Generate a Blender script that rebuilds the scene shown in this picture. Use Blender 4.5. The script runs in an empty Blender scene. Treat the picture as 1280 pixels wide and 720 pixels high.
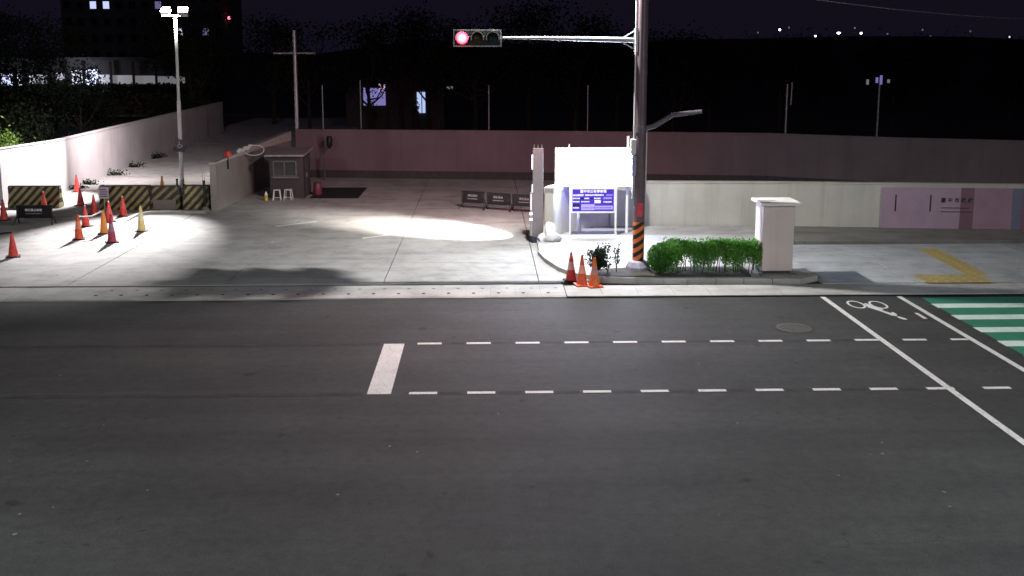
import bpy, bmesh, math, random
from mathutils import Vector, Matrix
R = math.radians
PI = math.pi
random.seed(7)
S = bpy.context.scene
COL = S.collection

# ------------------------------------------------------------------ camera, world, exposure
cam = bpy.data.objects.new('camera', bpy.data.cameras.new('camera'))
COL.objects.link(cam)
cam.location = (0, 0, 6.0)
cam.rotation_euler = (R(90 - 9), 0, R(-1.584))
cam.data.sensor_width = 36
cam.data.lens = 36 * 1250 / 1280
cam.data.shift_y = -97 / 1280
cam.data.clip_start = 0.1
cam.data.clip_end = 4000
S.camera = cam

W = bpy.data.worlds.new('World'); S.world = W; W.use_nodes = True
wn = W.node_tree.nodes; wl = W.node_tree.links
bg = wn['Background']
bg.inputs['Color'].default_value = (0.55, 0.45, 1.0, 1)      # city glow on a clear night sky
bg.inputs['Strength'].default_value = 0.0105
S.view_settings.view_transform = 'Standard'
S.view_settings.look = 'None'
S.view_settings.exposure = 0
S.view_settings.gamma = 1
S.cycles.use_denoising = True
S.cycles.max_bounces = 6
S.cycles.diffuse_bounces = 3
S.cycles.transparent_max_bounces = 8
S.cycles.sample_clamp_indirect = 4

ZL = 0.06          # level of the concrete lot above the road
ZI = 0.17          # top of the kerbed island

# ------------------------------------------------------------------ helpers
def light(name, kind, loc, power, color=(1, 1, 1), target=None, size=0.15, cone=None, blend=0.3, scale=None, parent=None):
    d = bpy.data.lights.new(name, kind)
    d.energy = power; d.color = color
    d.shadow_soft_size = size
    if kind == 'SPOT':
        d.spot_size = R(cone); d.spot_blend = blend
    o = bpy.data.objects.new(name, d); COL.objects.link(o)
    o.location = loc
    if target is not None:
        v = Vector(target) - Vector(loc)
        o.rotation_euler = v.to_track_quat('-Z', 'Y').to_euler()
    if scale: o.scale = scale
    if parent:
        o.parent = parent; o.matrix_parent_inverse = parent.matrix_basis.inverted()
    return o

class NT:
    def __init__(s, name):
        s.m = bpy.data.materials.new(name); s.m.use_nodes = True
        s.t = s.m.node_tree; s.n = s.t.nodes; s.b = s.n['Principled BSDF']
    def add(s, kind, **kw):
        n = s.n.new(kind)
        for k, v in kw.items():
            if k.startswith('_'): n.inputs[int(k[1:])].default_value = v
            else: setattr(n, k, v)
        return n
    def link(s, a, b): s.t.links.new(a, b)
    def noise(s, vec, scale, detail=4, rough=.6):
        n = s.add('ShaderNodeTexNoise'); n.inputs['Scale'].default_value = scale
        n.inputs['Detail'].default_value = detail; n.inputs['Roughness'].default_value = rough
        if vec is not None: s.link(vec, n.inputs['Vector'])
        return n.outputs['Fac']
    def map(s, vec, sc):
        n = s.add('ShaderNodeMapping'); n.inputs['Scale'].default_value = sc; s.link(vec, n.inputs['Vector'])
        return n.outputs['Vector']
    def ramp(s, fac, stops):
        r = s.add('ShaderNodeValToRGB'); e = r.color_ramp.elements
        while len(e) < len(stops): e.new(.5)
        for q, (p, c) in zip(e, stops):
            q.position = p; q.color = c if len(c) == 4 else (*c, 1)
        s.link(fac, r.inputs['Fac']); return r.outputs['Color']
    def mix(s, kind, fac, a, b):
        n = s.add('ShaderNodeMixRGB', blend_type=kind)
        for i, v in enumerate((fac, a, b)):
            if hasattr(v, 'is_linked'): s.link(v, n.inputs[i])
            elif isinstance(v, (int, float)): n.inputs[i].default_value = v
            else: n.inputs[i].default_value = (*v, 1)
        return n.outputs['Color']
    def math(s, op, a, b=0.0, c=None):
        n = s.add('ShaderNodeMath', operation=op)
        for i, v in enumerate((a, b, c)):
            if v is None: continue
            if hasattr(v, 'is_linked'): s.link(v, n.inputs[i])
            else: n.inputs[i].default_value = v
        return n.outputs[0]
    def bump(s, fac, strength, dist=.01):
        n = s.add('ShaderNodeBump'); n.inputs['Strength'].default_value = strength; n.inputs['Distance'].default_value = dist
        s.link(fac, n.inputs['Height']); s.link(n.outputs['Normal'], s.b.inputs['Normal'])
    def pos(s): return s.add('ShaderNodeNewGeometry').outputs['Position']
    def obj(s): return s.add('ShaderNodeTexCoord').outputs['Object']

def mat(name, col, rough=.6, metal=0, var=.25, scale=6, bump=0, spec=.4):
    t = NT(name)
    v = t.obj()
    f = t.noise(v, scale, 6, .65)
    lo = tuple(c * (1 - var) for c in col); hi = tuple(min(1, c * (1 + var)) for c in col)
    t.link(t.ramp(f, [(.3, lo), (.7, hi)]), t.b.inputs['Base Color'])
    t.b.inputs['Roughness'].default_value = rough
    t.b.inputs['Metallic'].default_value = metal
    t.b.inputs['Specular IOR Level'].default_value = spec
    if bump: t.bump(t.noise(v, scale * 12, 3), bump)
    return t.m

def glow(name, col, strength, base=(.8, .8, .8)):
    t = NT(name)
    t.b.inputs['Base Color'].default_value = (*base, 1)
    t.b.inputs['Emission Color'].default_value = (*col, 1)
    t.b.inputs['Emission Strength'].default_value = strength
    return t.m

class B:
    """collects shapes into one mesh"""
    def __init__(s): s.bm = bmesh.new()
    def box(s, x0, x1, y0, y1, z0, z1, bevel=0):
        vs = [s.bm.verts.new((x, y, z)) for z in (z0, z1) for y in (y0, y1) for x in (x0, x1)]
        fs = [s.bm.faces.new([vs[i] for i in q]) for q in ((0, 2, 3, 1), (4, 5, 7, 6), (0, 1, 5, 4), (2, 6, 7, 3), (0, 4, 6, 2), (1, 3, 7, 5))]
        if bevel:
            es = list({e for f in fs for e in f.edges})
            bmesh.ops.bevel(s.bm, geom=es, offset=bevel, segments=1, affect='EDGES')
        return s
    def tube(s, pts, r, n=10, cap=True):
        pts = [Vector(p) for p in pts]
        rr = r if isinstance(r, (list, tuple)) else [r] * len(pts)
        rings = []
        for i, p in enumerate(pts):
            d = (pts[min(i + 1, len(pts) - 1)] - pts[max(i - 1, 0)]).normalized()
            a = d.cross(Vector((0, 0, 1)) if abs(d.z) < .9 else Vector((1, 0, 0))).normalized(); b = d.cross(a)
            rings.append([s.bm.verts.new(p + (a * math.cos(2 * PI * k / n) + b * math.sin(2 * PI * k / n)) * rr[i]) for k in range(n)])
        for a, b in zip(rings, rings[1:]):
            for k in range(n): s.bm.faces.new((a[k], a[(k + 1) % n], b[(k + 1) % n], b[k]))
        if cap:
            s.bm.faces.new(rings[0][::-1]); s.bm.faces.new(rings[-1])
        return s
    def lathe(s, prof, n=16, c=(0, 0, 0)):
        rings = []
        for r, z in prof:
            rings.append([s.bm.verts.new((c[0] + r * math.cos(2 * PI * k / n), c[1] + r * math.sin(2 * PI * k / n), c[2] + z)) for k in range(n)])
        for a, b in zip(rings, rings[1:]):
            for k in range(n): s.bm.faces.new((a[k], a[(k + 1) % n], b[(k + 1) % n], b[k]))
        s.bm.faces.new(rings[0][::-1]); s.bm.faces.new(rings[-1])
        return s
    def prism(s, poly, z0, z1):
        lo = [s.bm.verts.new((x, y, z0)) for x, y in poly]; hi = [s.bm.verts.new((x, y, z1)) for x, y in poly]
        n = len(poly)
        s.bm.faces.new(lo[::-1]); s.bm.faces.new(hi)
        for k in range(n): s.bm.faces.new((lo[k], lo[(k + 1) % n], hi[(k + 1) % n], hi[k]))
        return s
    def extrude_x(s, prof, x0, x1):          # a closed (y, z) outline swept along x
        a = [s.bm.verts.new((x0, y, z)) for y, z in prof]; b = [s.bm.verts.new((x1, y, z)) for y, z in prof]
        n = len(prof)
        s.bm.faces.new(a); s.bm.faces.new(b[::-1])
        for k in range(n): s.bm.faces.new((a[k], b[k], b[(k + 1) % n], a[(k + 1) % n]))
        return s
    def sheet(s, poly, z):
        s.bm.faces.new([s.bm.verts.new((x, y, z)) for x, y in poly]); return s
    def wall(s, path, th, tops, z0=0):       # a wall of thickness th along a path of (x, y), top heights per point
        L = []; Rr = []
        P = [Vector((p[0], p[1])) for p in path]
        for i, p in enumerate(P):
            d = (P[min(i + 1, len(P) - 1)] - P[max(i - 1, 0)]).normalized()
            nrm = Vector((-d.y, d.x)) * th / 2
            L.append(p + nrm); Rr.append(p - nrm)
        vs = [[s.bm.verts.new((q.x, q.y, z)) for q, z in ((L[i], z0), (L[i], tops[i]), (Rr[i], tops[i]), (Rr[i], z0))] for i in range(len(P))]
        for a, b in zip(vs, vs[1:]):
            for k in range(4): s.bm.faces.new((a[k], b[k], b[(k + 1) % 4], a[(k + 1) % 4]))
        s.bm.faces.new(vs[0]); s.bm.faces.new(vs[-1][::-1])
        return s
    def mesh(s, name, m, smooth=False):
        bmesh.ops.recalc_face_normals(s.bm, faces=s.bm.faces)
        me = bpy.data.meshes.new(name); s.bm.to_mesh(me); s.bm.free()
        if m: me.materials.append(m)
        if smooth:
            for p in me.polygons: p.use_smooth = True
            try: me.set_sharp_from_angle(angle=R(40))
            except Exception: pass
        return me
    def obj(s, name, m, parent=None, smooth=False):
        return link(name, s.mesh(name, m, smooth), parent)

def link(name, me, parent=None):
    o = bpy.data.objects.new(name, me); COL.objects.link(o)
    if parent: o.parent = parent
    return o
def tag(o, label, cat, group=None):
    o['label'] = label; o['category'] = cat
    if group: o['group'] = group
    return o
def struct(o): o['kind'] = 'structure'; return o
def stuff(o): o['kind'] = 'stuff'; return o
def thing(name, label, cat, loc=(0, 0, 0), rz=0, group=None):
    o = bpy.data.objects.new(name, None); COL.objects.link(o)
    o.empty_display_size = .2
    o.location = loc; o.rotation_euler = (0, 0, rz)
    return tag(o, label, cat, group)
KIDS = {}
def dup(root, loc, rz=0, label=None, sc=None):
    def cp(o, par):
        c = o.copy(); COL.objects.link(c)
        if par: c.parent = par
        for ch in o.children: cp(ch, c)
        return c
    r = cp(root, None); r.location = loc; r.rotation_euler = (0, 0, rz)
    if label: r['label'] = label
    if sc: r.scale = (sc, sc, sc)
    return r
def text_mesh(name, body, size, m, parent, loc, rot=(PI / 2, 0, 0), depth=.002, align='CENTER', bold=0.0):
    cu = bpy.data.curves.new(name, 'FONT'); cu.body = body; cu.size = size; cu.align_x = align; cu.align_y = 'CENTER'
    cu.extrude = depth; cu.resolution_u = 2; cu.offset = bold
    t = bpy.data.objects.new(name + '_curve', cu); COL.objects.link(t)
    dg = bpy.context.evaluated_depsgraph_get(); dg.update()
    me = bpy.data.meshes.new_from_object(t.evaluated_get(dg))
    bpy.data.objects.remove(t)
    me.materials.clear(); me.materials.append(m)
    o = link(name, me, parent); o.location = loc; o.rotation_euler = rot
    return o
def leaves(name, m, parent, pts, size=(.05, .09), up=.4, aspect=.55):
    """many small bent leaves, one at each point"""
    V = []; F = []
    for p in pts:
        d = Vector((random.gauss(0, 1), random.gauss(0, 1), random.gauss(up, .8))).normalized()
        a = d.cross(Vector((random.gauss(0, 1), random.gauss(0, 1), random.gauss(0, 1)))).normalized()
        b = d.cross(a); l = random.uniform(*size); w = l * aspect
        p = Vector(p); i = len(V)
        V += [p - a * l / 2, p + b * w / 2 + d * l * .08, p + a * l / 2, p - b * w / 2 + d * l * .08]
        F += [(i, i + 1, i + 2), (i, i + 2, i + 3)]
    me = bpy.data.meshes.new(name); me.from_pydata([tuple(v) for v in V], [], F); me.materials.append(m)
    return link(name, me, parent)

# ------------------------------------------------------------------ materials
def asphalt_mat():
    t = NT('asphalt'); p = t.pos()
    fine = t.noise(p, 55, 3, .7)
    grit = t.noise(p, 140, 2, .5)
    patch = t.noise(p, .35, 5, .6)
    streak = t.noise(t.map(p, (.07, 1.1, 1)), 1.0, 5, .65)
    c = t.ramp(fine, [(.25, (.036, .038, .039)), (.55, (.062, .064, .065)), (.8, (.098, .099, .100))])
    c = t.mix('MULTIPLY', .6, c, t.ramp(grit, [(.35, (.55, .55, .55)), (.6, (1, 1, 1)), (.75, (1.5, 1.5, 1.5))]))
    c = t.mix('MULTIPLY', .8, c, t.ramp(patch, [(.3, (.72, .72, .73)), (.7, (1.18, 1.19, 1.17))]))
    c = t.mix('MULTIPLY', .8, c, t.ramp(streak, [(.3, (.76, .76, .77)), (.5, (1, 1, 1)), (.7, (1.16, 1.16, 1.15))]))
    # hairline cracks
    vo = t.add('ShaderNodeTexVoronoi', feature='DISTANCE_TO_EDGE'); vo.inputs['Scale'].default_value = .23
    wp = t.add('ShaderNodeVectorMath', operation='ADD'); t.link(p, wp.inputs[0])
    nz = t.add('ShaderNodeTexNoise'); nz.inputs['Scale'].default_value = 1.1; nz.inputs['Detail'].default_value = 5; t.link(p, nz.inputs['Vector'])
    t.link(nz.outputs['Color'], wp.inputs[1]); t.link(wp.outputs[0], vo.inputs['Vector'])
    cr = t.ramp(vo.outputs['Distance'], [(0, (.55, .55, .55)), (.0045, (1, 1, 1))])
    gate = t.ramp(t.noise(p, .28, 2), [(.50, (0, 0, 0)), (.62, (1, 1, 1))])
    c = t.mix('MULTIPLY', t.math('MULTIPLY', gate, .45), c, cr)
    wheel = t.add('ShaderNodeTexWave', wave_type='BANDS', bands_direction='Y'); wheel.inputs['Scale'].default_value = .17; wheel.inputs['Distortion'].default_value = 1.2
    wheel.inputs['Detail'].default_value = 2; t.link(t.map(p, (.12, 1, 1)), wheel.inputs['Vector'])
    c = t.mix('MULTIPLY', .35, c, t.ramp(wheel.outputs['Fac'], [(.2, (.86, .86, .87)), (.8, (1.10, 1.10, 1.09))]))
    spots = t.noise(p, 2.6, 2, .4)
    c = t.mix('MULTIPLY', .7, c, t.ramp(spots, [(.24, (.45, .45, .45)), (.31, (1, 1, 1))]))
    mott = t.noise(p, 5.0, 6, .8)
    c = t.mix('MULTIPLY', .9, c, t.ramp(mott, [(.34, (.78, .78, .79)), (.5, (1, 1, 1)), (.66, (1.20, 1.20, 1.19))]))
    t.link(c, t.b.inputs['Base Color']); t.b.inputs['Roughness'].default_value = .82
    t.b.inputs['Specular IOR Level'].default_value = .3
    t.bump(fine, .35, .01)
    return t.m
def concrete_mat(name, base=(.34, .335, .325), sc=1.0):
    t = NT(name); p = t.pos()
    big = t.noise(p, .22 * sc, 6, .62); mid = t.noise(p, 1.3 * sc, 6, .65); fine = t.noise(p, 38, 3, .6)
    sw = t.noise(t.map(p, (.16, 1.5, 1)), 1.2, 6, .7)
    lo = tuple(c * .72 for c in base); hi = tuple(c * 1.18 for c in base)
    c = t.ramp(mid, [(.28, lo), (.5, base), (.75, hi)])
    c = t.mix('MULTIPLY', .9, c, t.ramp(big, [(.3, (.76, .75, .73)), (.65, (1.08, 1.08, 1.08))]))
    c = t.mix('MULTIPLY', .8, c, t.ramp(sw, [(.3, (.7, .69, .67)), (.48, (1, 1, 1)), (.7, (1.06, 1.06, 1.06))]))
    c = t.mix('MULTIPLY', .45, c, t.ramp(fine, [(.3, (.72, .72, .72)), (.7, (1.15, 1.15, 1.15))]))
    drops = t.noise(p, 5.5, 2, .4)
    c = t.mix('MULTIPLY', .5, c, t.ramp(drops, [(.23, (.35, .34, .33)), (.29, (1, 1, 1))]))
    t.link(c, t.b.inputs['Base Color']); t.b.inputs['Roughness'].default_value = .85
    t.b.inputs['Specular IOR Level'].default_value = .3
    t.bump(fine, .25, .008)
    return t.m
def paint_mat(name, col, wear=.5):
    t = NT(name); p = t.pos()
    f = t.noise(p, 22, 5, .75); g = t.noise(p, 2.2, 4, .6)
    f = t.math('ADD', t.math('MULTIPLY', f, .75), t.math('MULTIPLY', t.noise(p, 4.5, 5, .8), .25))
    c = t.mix('MIX', t.ramp(f, [(.39, (wear,) * 3), (.48, (0, 0, 0))]), col, (.07, .07, .07))
    c = t.mix('MULTIPLY', .6, c, t.ramp(g, [(.3, (.78, .78, .77)), (.7, (1.05, 1.05, 1.05))]))
    t.link(c, t.b.inputs['Base Color']); t.b.inputs['Roughness'].default_value = .7
    return t.m
def wall_mat(name, col, run=.8):
    t = NT(name); p = t.pos()
    a = t.noise(p, .5, 6, .6); s = t.noise(t.map(p, (3.2, 3.2, .18)), 1.0, 6, .65); f = t.noise(p, 30, 3)
    c = t.ramp(a, [(.3, tuple(v * .84 for v in col)), (.7, tuple(min(1, v * 1.1) for v in col))])
    c = t.mix('MULTIPLY', run, c, t.ramp(s, [(.32, (.74, .72, .70)), (.5, (1, 1, 1))]))
    t.link(c, t.b.inputs['Base Color']); t.b.inputs['Roughness'].default_value = .85
    t.b.inputs['Specular IOR Level'].default_value = .25
    t.bump(f, .2, .006)
    return t.m
def stripes_mat(name, c1, c2, per, angle, duty=.5, flip=1, dirt=.5):
    """diagonal painted bands across an object's x and z"""
    t = NT(name); v = t.obj()
    sx = t.add('ShaderNodeSeparateXYZ'); t.link(v, sx.inputs[0])
    u = t.math('ADD', t.math('MULTIPLY', sx.outputs[0], math.cos(angle) * flip), t.math('MULTIPLY', sx.outputs[2], math.sin(angle)))
    fr = t.math('FRACT', t.math('ADD', t.math('DIVIDE', u, per), 50.0))
    m = t.math('LESS_THAN', fr, duty)
    c = t.mix('MIX', m, c1, c2)
    n = t.noise(v, 5, 6, .7)
    c = t.mix('MULTIPLY', dirt, c, t.ramp(n, [(.3, (.35, .33, .3)), (.6, (1, 1, 1))]))
    t.link(c, t.b.inputs['Base Color']); t.b.inputs['Roughness'].default_value = .5
    return t.m

def leaf_mat(name, a, b):
    t = NT(name); p = t.pos()
    f = t.noise(p, 9, 4, .8)
    c = t.ramp(f, [(.3, a), (.7, b)])
    t.link(c, t.b.inputs['Base Color'])
    t.b.inputs['Specular IOR Level'].default_value = .12; t.b.inputs['Roughness'].default_value = .7
    tr = t.add('ShaderNodeBsdfTranslucent'); t.link(c, tr.inputs['Color'])      # light passes through the blades
    mx = t.add('ShaderNodeMixShader'); mx.inputs[0].default_value = .38
    t.link(t.b.outputs[0], mx.inputs[1]); t.link(tr.outputs[0], mx.inputs[2])
    t.link(mx.outputs[0], t.n['Material Output'].inputs['Surface'])
    return t.m

M = {}
M['asphalt'] = asphalt_mat()
M['lot'] = concrete_mat('lot concrete', (.40, .395, .385))
M['kerb'] = concrete_mat('kerb concrete', (.42, .415, .405))
M['pave'] = concrete_mat('pavement concrete', (.37, .385, .395))
M['island'] = concrete_mat('island concrete', (.45, .445, .435))
M['dirtc'] = concrete_mat('dirty concrete', (.19, .185, .17))
M['joint'] = mat('joint filler', (.05, .048, .045), .95)
M['white_paint'] = paint_mat('white road paint', (.78, .78, .76), .55)
M['worn_paint'] = paint_mat('worn white paint', (.62, .61, .59), .9)
M['green_paint'] = paint_mat('green road paint', (.038, .24, .15), .45)
M['mint_paint'] = paint_mat('white paint on green', (.74, .90, .82), .3)
M['yellow_tile'] = mat('yellow tactile tile', (.40, .31, .12), .8, var=.35, scale=9)
M['cream_wall'] = wall_mat('cream wall render', (.48, .46, .42), .5)
M['far_wall'] = wall_mat('far wall render', (.170, .128, .148), .35)
M['left_wall'] = wall_mat('left wall render', (.47, .44, .445), .4)
M['booth_wall'] = wall_mat('grey concrete wall', (.26, .235, .22), .5)
M['wall_base'] = mat('dark wall base', (.055, .05, .052), .9)
M['steel_dark'] = mat('brown painted steel', (.15, .105, .125), .45, .2, .2, 3)
M['steel_grey'] = mat('galvanised steel', (.42, .42, .43), .45, .7, .15, 10)
M['steel_white'] = mat('white painted steel', (.72, .71, .70), .45, 0, .08, 8)
M['black'] = mat('black paint', (.012, .011, .012), .5, 0, .3)
M['rubber'] = mat('black rubber', (.018, .017, .017), .8)
M['orange'] = mat('orange plastic', (.66, .10, .035), .5, 0, .34, 9)
M['red'] = mat('red plastic', (.64, .06, .05), .5, 0, .34, 9)
M['amber'] = mat('amber plastic', (.62, .24, .05), .5, 0, .15, 12)
M['yellow'] = mat('pale yellow plastic', (.68, .54, .22), .5, 0, .15, 12)
M['reflective'] = mat('reflective sheet', (.78, .76, .74), .35, 0, .06, 20)
M['white_plastic'] = mat('white plastic', (.75, .74, .72), .5, 0, .08, 10)
M['soil'] = mat('soil', (.06, .052, .04), .95, 0, .5, 18, .5)
M['stem'] = mat('bark', (.07, .052, .035), .9, 0, .3, 20)
M['dark_bark'] = mat('dark bark', (.022, .018, .014), .95)
M['hedge_leaf'] = leaf_mat('hedge leaf', (.06, .19, .03), (.19, .46, .08))
M['shrub_leaf'] = leaf_mat('shrub leaf', (.012, .025, .014), (.03, .055, .026))
M['round_leaf'] = leaf_mat('round shrub leaf', (.03, .11, .02), (.085, .25, .04))
M['dark_leaf'] = leaf_mat('dark leaf', (.012, .020, .011), (.026, .038, .018))
M['bush_leaf'] = leaf_mat('bush leaf', (.07, .13, .025), (.16, .24, .05))
M['glass'] = mat('dark window glass', (.02, .02, .024), .1, 0, .1)
M['manhole'] = mat('cast iron', (.13, .128, .12), .6, .5, .3, 14, .3)
M['earth'] = mat('dark earth', (.035, .036, .028), .95, 0, .4, .8)
M['flat'] = mat('apartment wall', (.16, .145, .15), .85, 0, .12, 1)
M['lit'] = glow('lit window', (.55, .62, 1.0), 1.1)
M['lit_dim'] = glow('dim lit window', (.5, .5, 1.0), .22)
M['lit_cool'] = glow('cool lit panel', (.72, .78, 1.0), 1.3)
M['lit_grey'] = glow('faint lit panel', (.9, .9, .95), .13)
M['led'] = glow('led screen', (.62, .73, 1.0), 75)
M['lamp'] = glow('lamp face', (1, .97, .95), 60)
M['star'] = glow('distant lamp', (.75, .78, 1.0), 9)
M['red_dot'] = glow('red obstruction lamp', (1, .12, .2), 5)

# ------------------------------------------------------------------ ground, road, lot
ter = struct(B().sheet([(-900, -300), (900, -300), (900, 1500), (-900, 1500)], -.08).obj('ground', M['earth']))
hb = B(); g = []
for j in range(9):
    y = 260 + j * 95; row = []
    for i in range(25):
        x = -700 + i * 60
        s_ = min(1, max(0, (y - 260) / 400)); s_ = s_ * s_ * (3 - 2 * s_)
        z = -.3 + s_ * (13 + 4 * math.sin(i * .9) + 3 * math.sin(i * .37 + j)) * (1 if x > -60 else .3)
        row.append(hb.bm.verts.new((x, y, z)))
    g.append(row)
for a, b in zip(g, g[1:]):
    for k in range(24): hb.bm.faces.new((a[k], a[k + 1], b[k + 1], b[k]))
struct(hb.obj('hills', M['earth'], smooth=True))

road = struct(B().sheet([(-120, 1.5), (120, 1.5), (120, 23.98), (-120, 23.98)], 0).obj('road', M['asphalt']))
struct(B().box(-120, 120, -12, 1.48, -.06, .12).obj('near_pavement', M['pave']))
def marking(name, poly, m, z=.004): return B().sheet(poly, z).obj(name, m, road)
def rect(x0, x1, y0, y1): return [(x0, y0), (x1, y0), (x1, y1), (x0, y1)]
marking('stop_line', rect(-2.105, -1.68, 17.08, 20.18), M['white_paint'])
row1 = [(522, 552), (583, 613), (643, 673), (704, 733), (763, 792), (823, 853), (883, 913), (942, 971), (1000, 1029), (1056, 1084), (1111, 1140), (1168, 1194), (1222, 1245)]
dm = None
for i in range(13):                       # dashes half a metre long, one metre apart
    x = -1.41 + i * 1.022
    if 9.7 < x < 10.2: x1 = 10.20
    elif x > 10.5: continue
    else: x1 = x + .5
    marking('lane_dash', rect(x, x1, 20.12, 20.24), M['white_paint'], .004 if not 7.7 < x1 < 8.45 else .008)
for i in range(12):
    x = -1.36 + i * 1.035
    marking('lane_dash', rect(x, x + .5, 17.04, 17.16), M['white_paint'], .008)
M['blackout'] = mat('blacked out old line', (.036, .036, .037), .9, 0, .45, 2)
for y in (20.18, 17.1):
    for i in range(12):
        x = -1.41 + i * 1.022 if y > 19 else -1.36 + i * 1.035
        if x > 7: break
        marking('blackout_strip', rect(x + .54, x + .97, y - .08, y + .07), M['blackout'], .004)
    marking('blackout_strip', rect(-26, -2.2, y - .09, y + .08), M['blackout'], .004)
marking('bicycle_lane_line', rect(8.29, 8.42, 8.0, 23.9), M['white_paint'], .012)
marking('bicycle_lane_line', rect(10.2, 10.33, 8.0, 23.9), M['white_paint'], .012)
marking('green_crossing', rect(10.78, 17.5, 12.3, 23.8), M['green_paint'], .004)
for i in range(10):
    y1 = 23.17 - i * 1.045
    marking('crosswalk_stripe', rect(10.74, 17.0, y1 - .40, y1), M['mint_paint'], .008)
# bicycle emblem, head toward the camera
bb = B()
def ring(cx, cy, rx, ry, w, z):
    n = 28
    for k in range(n):
        a, c = 2 * PI * k / n, 2 * PI * (k + 1) / n
        bb.sheet([(cx + rx * math.cos(a), cy + ry * math.sin(a)), (cx + rx * math.cos(c), cy + ry * math.sin(c)),
                  (cx + (rx - w) * math.cos(c), cy + (ry - w * 1.3) * math.sin(c)), (cx + (rx - w) * math.cos(a), cy + (ry - w * 1.3) * math.sin(a))], z)
ring(8.92, 23.16, .20, .37, .055, .0045); ring(9.44, 23.12, .20, .37, .055, .0055)
bb.sheet([(9.13, 23.22), (9.19, 23.28), (9.36, 22.86), (9.40, 22.66), (9.22, 22.58), (9.10, 22.88)], .0065)
bb.sheet([(9.22, 22.60), (9.30, 22.66), (9.44, 22.30), (9.47, 22.42), (9.52, 22.40), (9.52, 22.18), (9.44, 22.06), (9.36, 22.12)], .0075)
bb.sheet([(9.42, 22.00), (9.49, 22.04), (9.56, 21.88), (9.58, 21.76), (9.50, 21.74), (9.44, 21.86)], .0085)
bb.obj('bicycle_emblem', M['white_paint'], road)
marking('small_dash', rect(9.97, 10.06, 21.80, 22.32), M['white_paint'], .010)
marking('asphalt_patch', [(9.66, 22.3), (9.9, 22.42), (10.06, 22.36), (10.08, 21.7), (9.86, 21.62), (9.7, 21.9)], M['joint'], .004)
mh = thing('manhole_cover', 'round cast iron manhole cover set in the asphalt beside the bicycle lane', 'manhole cover', (6.79, 21.16, 0))
B().lathe([(.46, .001), (.46, .006), (.40, .006)], 32).obj('frame', M['joint'], mh)
b = B().lathe([(.385, .001), (.385, .009)], 32)
for k in range(-3, 4):
    for q in range(-3, 4):
        if math.hypot(k, q) * .09 < .32: b.box(k * .09 - .03, k * .09 + .03, q * .09 - .03, q * .09 + .03, .009, .014)
b.obj('lid', M['manhole'], mh)

# concrete lot with slabs; the ground beyond the booth wall
lot = struct(B().box(-23.2, 5.6, 25.5, 48.6, -.05, .03).obj('car_park', M['joint']))
X = [-23.0, -18.89, -14.83, -10.77, -6.71, -2.65, 1.41, 5.47]
Y = [25.52, 31.55, 37.6, 43.7, 48.4]
for x0, x1 in zip(X, X[1:]):
    for y0, y1 in zip(Y, Y[1:]):
        B().box(x0 + .012, x1 - .012, y0 + .006, y1 - .006, .0, ZL, .004).obj('slab', M['lot'], lot)
struct(B().box(-21, -10.0, 48.62, 92, -.05, ZL - .004).obj('ramp_road', M['lot']))
# mountable kerb stones with pairs of drain holes along the entrance
kp = [(24.0, -.05), (24.0, .03), (24.08, .05), (25.2, ZL + .004), (25.2, -.05)]
kerb = struct(B().box(-60, 2.02, 24.02, 25.18, -.06, -.01).obj('kerb', M['joint']))
b = B().extrude_x(kp, -.309, .309); km = b.mesh('kerb_stone', M['kerb'])
hb = B()
for hx, hy in ((.1, 24.86), (-.12, 24.36)): hb.lathe([(.045, 0), (.045, .012)], 10, (hx, hy, .048))
hm = hb.mesh('drain_hole', M['rubber'])
for i in range(52):
    x = 1.70 - i * .622
    k = link('kerb_stone', km, kerb); k.location = (x, 0, random.uniform(-.003, .003))
    if x > -9.5:
        h = link('drain_hole', hm, k)
dr = struct(B().box(-60, 2.0, 25.2, 25.5, -.06, -.005).obj('shadow_channel', M['joint']))  # dark slot modelled for the thin shadow line of the signal arm
B().box(-24, 1.98, 25.375, 25.5, -.004, ZL + .003).obj('channel_edge', M['island'], dr)
b = B()
for i in range(520):
    x = -24 + i * .05; b.box(x, x + .018, 25.205, 25.37, .01, ZL - .012)
stuff(b.obj('slot_bars', M['joint'], dr))
# two pale slanting strips on the lot
for (xa, ya, xb, yb) in ((-3.95, 31.84, -2.66, 32.86), (-7.2, 34.16, -5.95, 35.18)):
    d = Vector((xb - xa, yb - ya)).normalized(); n = Vector((-d.y, d.x)) * .09
    B().sheet([(xa - n.x, ya - n.y), (xb - n.x, yb - n.y), (xb + n.x, yb + n.y), (xa + n.x, ya + n.y)], ZL + .004).obj('pale_strip', M['white_paint'], lot)
B().box(-7.2, -5.2, 40.85, 44.1, ZL, ZL + .012).obj('rubber_mat', M['rubber']); 
tag(bpy.data.objects['rubber_mat'], 'dark rectangular mat lying on the concrete beside the guard booth', 'mat')

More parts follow.
